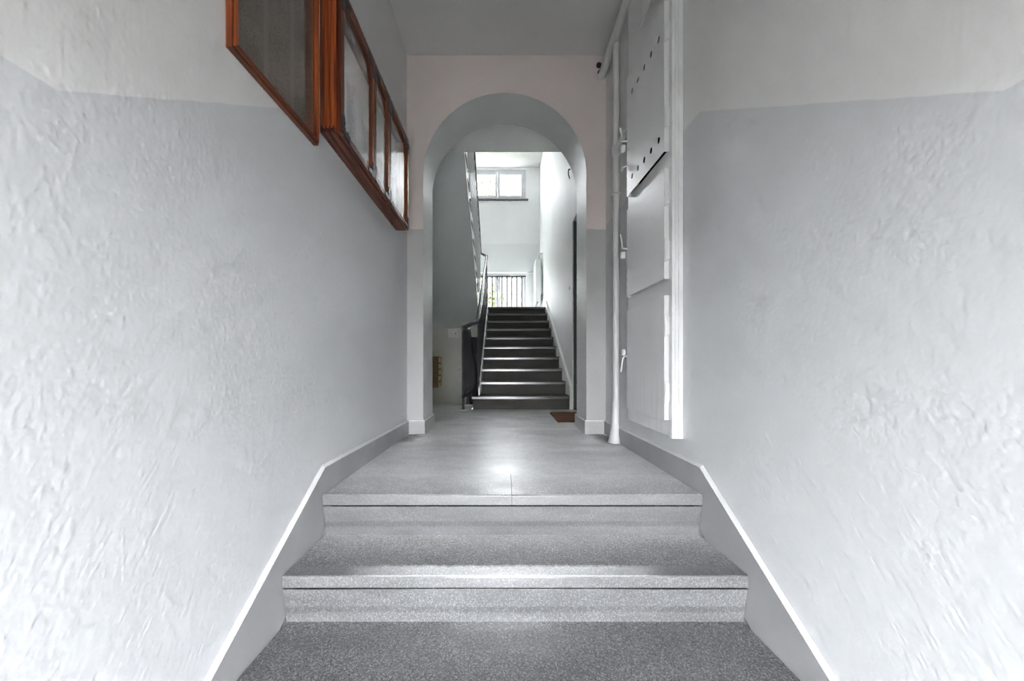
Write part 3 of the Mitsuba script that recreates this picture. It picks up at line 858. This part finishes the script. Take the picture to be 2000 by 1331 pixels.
tag('display_case', 'long shallow wooden display case with three glazed doors and black ironwork', 'display case')
w = .018
part('display_case', 'side', case(bx(.001, CN, 0, w, CZ0 + w, CZ1 - w, .001)), 'm_wood_upright')
part('display_case', 'side', case(bx(.001, CN, CT1 - w, CT1, CZ0 + w, CZ1 - w, .001)), 'm_wood_upright')
part('display_case', 'bottom', case(bx(.001, CN, 0, CT1, CZ0, CZ0 + w - .0003, .001)), 'm_wood_rail')
part('display_case', 'top', case(bx(.001, CN + .02, 0, CT1, CZ1 - w + .0003, CZ1, .001)), 'm_wood_rail')
part('display_case', 'backing', case(bx(.001, .006, w + .0003, CT1 - w - .0003, CZ0 + w + .0003, CZ1 - w - .0003)), 'm_box_white')
dn0, dn1 = CN + .002, CN + .020
splits = [0.0, .398, .655, CT1]


def bracket(t, z, sz, st):
    """Scrolled iron corner plate lying on the doors' face."""
    lobes = [sbox(-.012, 0, .012, .052)]
    from shapely.geometry import Point
    lobes += [Point(0, .055).buffer(.013), Point(.009, .040).buffer(.009), Point(-.009, .028).buffer(.009), Point(.010, .014).buffer(.010)]
    lobes += [sbox(0, -.006, .060, .012), Point(.062, .004).buffer(.012), Point(.044, .012).buffer(.009), Point(.028, -.004).buffer(.009)]
    P = unary_union(lobes).simplify(.0006)
    m = ext(P, .004)
    return remap(m, [[0, 0, 1], [st, 0, 0], [0, sz, 0]], (dn1 + .0003, t, z))


for i in range(3):
    a, b = splits[i] + .0015, splits[i + 1] - .0015
    c, d = CZ0 + .001, CZ1 - w - .002
    s = .030
    dk = nm('display_case__door')
    for p0, p1 in ((a, a + s), (b - s, b)):
        part(dk, 'stile', case(bx(dn0, dn1, p0, p1, c, d, .002)), 'm_wood_stile')
    part(dk, 'rail', case(bx(dn0, dn1, a + s, b - s, c, c + s, .002)), 'm_wood_rail')
    part(dk, 'rail', case(bx(dn0, dn1, a + s, b - s, d - s, d, .002)), 'm_wood_rail')
    nn = dn0 + .006
    part(dk, 'pane', case(trimesh.Trimesh([(nn, a + s - .002, c + s - .002), (nn, b - s + .002, c + s - .002), (nn, b - s + .002, d - s + .002), (nn, a + s - .002, d - s + .002)], [[0, 1, 2], [0, 2, 3]], process=False)), 'm_glass')
    for (tt, zz, sz, st) in ((a + .014, c + .012, 1, 1), (a + .014, d - .012, -1, 1), (b - .014, c + .012, 1, -1), (b - .014, d - .012, -1, -1)):
        part(dk, 'corner_iron', case(bracket(tt, zz, sz, st)), 'm_iron')
# dark finger joint at the near lower corner
for i in range(4):
    part('display_case', 'joint', case(bx(.006 + .015 * i, .012 + .015 * i, -.0006, .0006, CZ0 + .002, CZ0 + .026)), 'm_dark_door')

sheets = [(.045, .215, 1.50, 1.96, .0, 'tall white notice sheet with a red edge, nearest the near end of the display case'),
          (.235, .355, 1.56, 1.86, .02, 'white printed notice sheet beside the tall sheet behind the first glass door'),
          (.445, .60, 1.52, 1.78, -.02, 'single white sheet behind the middle glass door'),
          (.70, .84, 1.50, 1.75, .015, 'white sheet nearer the middle door behind the third glass door'),
          (.88, 1.02, 1.55, 1.80, -.01, 'white sheet at the far end of the display case')]
for a, b, c, d, tl, lb in sheets:
    m, uv = sheet(a, b, c, d, .0075, .0006, tl)
    v = np.array(m.vertices)
    v[:, 2] += TILT * (a + b) / 2
    put(nm('notice_sheet'), trimesh.Trimesh(v, m.faces, process=False), 'm_paper', lb, 'notice', 'sheets in the display case', uv=uv)

# ------------------------------------------------------------------ meter cabinet on the right wall
tag('meter_cabinet', 'tall grey painted meter cabinet with three doors built on the right wall', 'cabinet')
CW, CF, CB, CTOP = .580, .047, .191, 2.60
DOORS = [(1.475, 2.155), (.900, 1.400), (.263, .827)]
DT0, DT1 = .036, .535
fr = bx(.001, CF, .0245, CW, CB, CTOP)
holes = [bx(-.1, .2, DT0 + .012, DT1 - .010, a + .012, b - .012) for a, b in DOORS]
part('meter_cabinet', 'frame', right(cut(fr, *holes)), 'm_cabinet')
# niche lining
part('meter_cabinet', 'lining', [right(bx(-.179, -.170, .032, .558, .242, 2.198)), right(bx(-.17, .0005, .0305, .036, .242, 2.198)), right(bx(-.17, .0005, .552, .559, .242, 2.198))], 'm_cavity')
# stepped casing on the near side, facing the entrance
cas = [(.001, .0), (.020, .0), (.020, .003), (.0225, .003), (.0225, .0), (.036, .0), (.036, .003), (.0385, .003), (.0385, .0), (.050, .001), (.050, .024), (.001, .024)]
part('meter_cabinet', 'casing', right(ext_z(cas, CB - .006, CTOP)), 'm_white_paint', 'white grooved casing')


def lever(t, z, kind):
    n0 = .071
    if kind == 0:
        return [tube(smooth_path([(n0, t - .010, z), (n0 + .018, t - .008, z + .002), (n0 + .022, t + .012, z + .012), (n0 + .020, t + .022, z + .045), (n0 + .028, t + .030, z + .095)], 5), .005, 8),
                bx(n0 + .004, n0 + .030, t + .004, t + .028, z - .050, z - .010, .004)]
    if kind == 1:
        return [tube(smooth_path([(n0, t - .018, z), (n0 + .014, t - .012, z), (n0 + .020, t + .008, z)], 5), .005, 8),
                remap(trimesh.creation.torus(.012, .0045, 20, 8), [[0, 0, 1], [1, 0, 0], [0, 1, 0]], (n0 + .020, t + .022, z))]
    return [tube(smooth_path([(n0, t - .008, z + .006), (n0 + .016, t - .004, z + .004), (n0 + .020, t + .012, z - .018), (n0 + .024, t + .028, z - .085)], 5), .0045, 8),
            bx(n0 + .004, n0 + .024, t + .0, t + .022, z + .008, z + .048, .004)]


def screw(t, z):
    return remap(lathe([(.0, .0), (.009, .0), (.009, .003), (.006, .0045), (.0, .0045)], 0, 0, 14), [[0, 0, 1], [1, 0, 0], [0, 1, 0]], (.0705, t, z))


for i, (a, b) in enumerate(DOORS):
    d = bx(.0675, .070, DT0, DT1, a, b, .0008)
    if i == 0:
        vents = []
        for zz in (2.028, 1.558):
            for tt in (.098, .187, .275, .362, .450):
                cy = trimesh.creation.cylinder(radius=.0148, height=.1, sections=18)
                vents.append(remap(cy, [[0, 0, 1], [1, 0, 0], [0, 1, 0]], (.062, tt, zz)))
        d = cut(d, *vents)
    d = [d, bx(.048, .0674, DT0, DT0 + .003, a, b), bx(.048, .0674, DT1 - .003, DT1, a, b), bx(.048, .0674, DT0 + .0031, DT1 - .0031, b - .003, b)]   # folded sheet, open below
    d = trimesh.util.concatenate(d)
    dk = part('meter_cabinet', 'door', right(d), 'm_cabinet', ('tall upper door with two rows of round vent holes', 'middle cabinet door', 'bottom cabinet door with paint runs')[i])
    for hz in ((2.02, 1.63), (1.28, 1.03), (.69, .39))[i]:
        hg = [right(tube([(.065, DT0 - .0055, hz - .052), (.065, DT0 - .0055, hz - .001)], .0055, 10)), right(tube([(.065, DT0 - .0055, hz + .001), (.065, DT0 - .0055, hz + .052)], .0055, 10)),
              right(bx(CF + .0003, .063, DT0 - .0085, DT0 - .0025, hz - .042, hz + .042))]
        part(dk, 'hinge', hg, 'm_white_paint', 'white painted barrel hinge')
    if i == 0:
        part(dk, 'latch', [right(m) for m in lever(DT1, 1.79, 0)], 'm_white_paint', 'painted turn handle')
        part(dk, 'hasp', [right(m) for m in lever(DT1, 1.645, 1)], 'm_white_paint', 'ring hasp')
        part(dk, 'screw', right(screw(DT1 - .028, 1.735)), 'm_cabinet')
    elif i == 1:
        part(dk, 'latch', [right(m) for m in lever(DT1, 1.175, 0)], 'm_white_paint', 'painted turn handle')
        part(dk, 'screw', right(screw(DT1 - .028, 1.05)), 'm_cabinet')
    else:
        part(dk, 'latch', [right(m) for m in lever(DT1, .555, 2)], 'm_white_paint', 'painted turn handle')

pl = bx(.0, .004, .03, .275, 2.222, 2.50, .001)
pl.apply_transform(trimesh.transformations.rotation_matrix(math.radians(2), [0, 0, 1], [0, .275, 0]))
pl.apply_transform(trimesh.transformations.rotation_matrix(math.radians(-3), [0, 1, 0], [0, 0, 2.5]))
pl.apply_translation((CF + .030, 0, 0))
tag('paper_flap', 'pale sheet sticking out above the top cabinet door', 'flap')
part('paper_flap', 'sheet', right(pl), 'm_white_paint')
part('paper_flap', 'tack', right(bx(CF + .0004, CF + .034, .20, .25, 2.44, 2.47)), 'm_white_paint')

# ------------------------------------------------------------------ pipes in the corner by the arch
tag('heating_pipe', 'white painted pipe rising in the corner between the cabinet and the arch', 'pipe')
PX, PY = .746, 2.665
part('heating_pipe', 'riser', lathe([(.0205, .0), (.0205, 2.60)], PX, PY, 20), 'm_white_paint', smooth=40)
flare = lathe([(.052, .0005), (.047, .02), (.038, .06), (.030, .12), (.024, .20), (.0208, .27)], PX - .002, PY, 20)
fv = np.array(flare.vertices)
fv[:, :2] += (.010 * (meshkit.noise(fv * 22, 3)[:, None] - .5)) * (fv[:, 2:3] < .25)
fv[:, 0] = np.minimum(fv[:, 0], xr(fv[:, 1]) - BB - .001)
part('heating_pipe', 'mortar_foot', trimesh.Trimesh(fv, flare.faces, process=False), 'm_white_paint', 'lumpy plaster foot', smooth=40)
part('heating_pipe', 'collar', lathe([(.0215, 1.885), (.028, 1.892), (.029, 1.95), (.0215, 1.958)], PX, PY, 20), 'm_white_paint', smooth=40)
part('heating_pipe', 'branch', right(tube(smooth_path([(.024, .872, 1.925), (.028, .80, 1.925), (.028, .70, 1.925), (.024, CW + .001, 1.925)], 5), .019, 14)), 'm_white_paint', smooth=40)
part('heating_pipe', 'clip', right(bx(.0, .052, .85, .9, 1.633, 1.642, .002)), 'm_white_paint', 'thin strap')
part('heating_pipe', 'elbow', tube(smooth_path([(PX, PY, 2.585), (PX - .002, PY, 2.62), (PX - .012, PY, 2.645), (.732, PY, 2.648)], 5), .024, 14), 'm_white_paint', smooth=40)
put('ceiling_pipe', tube([(.730, Y_DOOR + .001, 2.645), (.730, 1.2, 2.645), (.730, Y_ARCH - .001, 2.645)], .028, 18), 'm_ceiling', 'thick pale pipe running along the corner under the passage ceiling', 'pipe', smooth=40)

tag('cable_stub', 'small black cable hole and stub on the arch wall below the ceiling pipe', 'cable stub')
cy = lambda x, z, r: remap(trimesh.creation.cylinder(radius=r, height=.012, sections=20), [[1, 0, 0], [0, 0, 1], [0, 1, 0]], (x, Y_ARCH - .0062, z))
part('cable_stub', 'socket', cy(.709, 2.722, .019), 'm_iron')
part('cable_stub', 'wire', tube(smooth_path([(.722, Y_ARCH - .001, 2.690), (.712, Y_ARCH - .02, 2.672), (.702, Y_ARCH - .022, 2.656)], 5), .009, 8), 'm_iron')

# ------------------------------------------------------------------ outdoors
struct('ground_garden', bx(-30, 30, Y_BACK + .38, 60, -1.15, -1.0), 'm_ground', 'grass behind the house')
struct('ground_street', bx(-30, 30, -40, Y_DOOR - .3, Z_LOW - .16, Z_LOW - .02), 'm_pavement', 'pavement before the entrance')


def leaves(centres, radii, n, size, seed, cols):
    r = np.random.default_rng(seed)
    pick = r.integers(0, len(centres), n)
    d = r.normal(size=(n, 3))
    d /= np.linalg.norm(d, axis=1, keepdims=True)
    p = np.asarray(centres)[pick] + d * (np.asarray(radii)[pick] * r.uniform(.35, 1, n) ** .5)[:, None]
    a = r.normal(size=(n, 3))
    a /= np.linalg.norm(a, axis=1, keepdims=True)
    b = np.cross(a, r.normal(size=(n, 3)))
    b /= np.linalg.norm(b, axis=1, keepdims=True)
    s = (size * r.uniform(.7, 1.3, n))[:, None]
    v = np.stack([p - a * s, p - b * s * .45, p + a * s, p + b * s * .45], 1).reshape(-1, 3)
    i = np.arange(n)[:, None] * 4
    f = np.vstack([i + [0, 1, 2], i + [0, 2, 3]])
    c = np.asarray(cols)[r.integers(0, len(cols), n)] * r.uniform(.8, 1.2, (n, 1))
    return trimesh.Trimesh(v, f, process=False), np.repeat(c, 4, 0)


def tree(name, label, x, y, h0, h1, spread, n, size, seed, cols, blobs=9):
    r = np.random.default_rng(seed)
    tag(name, label, 'tree' if 'tree' in name else 'shrub')
    part(name, 'trunk', tube(smooth_path([(x, y, -1.0), (x + .05, y, (h0 - 1) / 2), (x - .05, y, h0 + .3), (x, y, h1 * .8)], 4), np.linspace(.13, .03, 13), 8), 'm_bark', smooth=40)
    cs, rs = [], []
    for i in range(blobs):
        a = r.uniform(0, 2 * np.pi)
        q = r.uniform(.1, 1) ** .5 * spread
        c = np.array([x + q * math.cos(a), y + .7 * q * math.sin(a), r.uniform(h0, h1)])
        cs.append(c)
        rs.append(r.uniform(.28, .5) * spread)
        st = np.array([x, y, max(.0, h0 - .6 + .4 * (c[2] - h0))])
        part(name, 'branch', tube(smooth_path([st, (st + c) / 2 + [0, 0, .15], c], 4), np.linspace(.035, .010, 9), 6), 'm_bark', smooth=40)
    m, col = leaves(cs, rs, n, size, seed + 1, cols)
    put(nm(f'{name}__foliage'), m, 'm_leaf', color=col, kind='stuff')


G1 = [(.15, .175, .085), (.19, .20, .11), (.11, .135, .065)]
G2 = [(.135, .127, .105), (.16, .148, .12)]
tree('shrub', 'bright green shrub outside the lower stair window', .40, 12.6, -.2, 3.0, 1.3, 15000, .085, 5, G1, 26)
tree('shrub_001', 'pale green shrub outside seen past the handrail', -3.3, 15.0, -.2, 2.9, 1.5, 6000, .085, 9, G1, 12)
tree('garden_tree', 'sparse brownish tree outside the left sash of the upper window', -.75, 17.0, 5.4, 9.0, 1.3, 3200, .085, 21, G2, 12)
tree('garden_tree_001', 'pale thin tree outside the right sash of the upper window', .85, 19.0, 6.0, 9.2, 1.2, 2000, .085, 31, G2, 9)
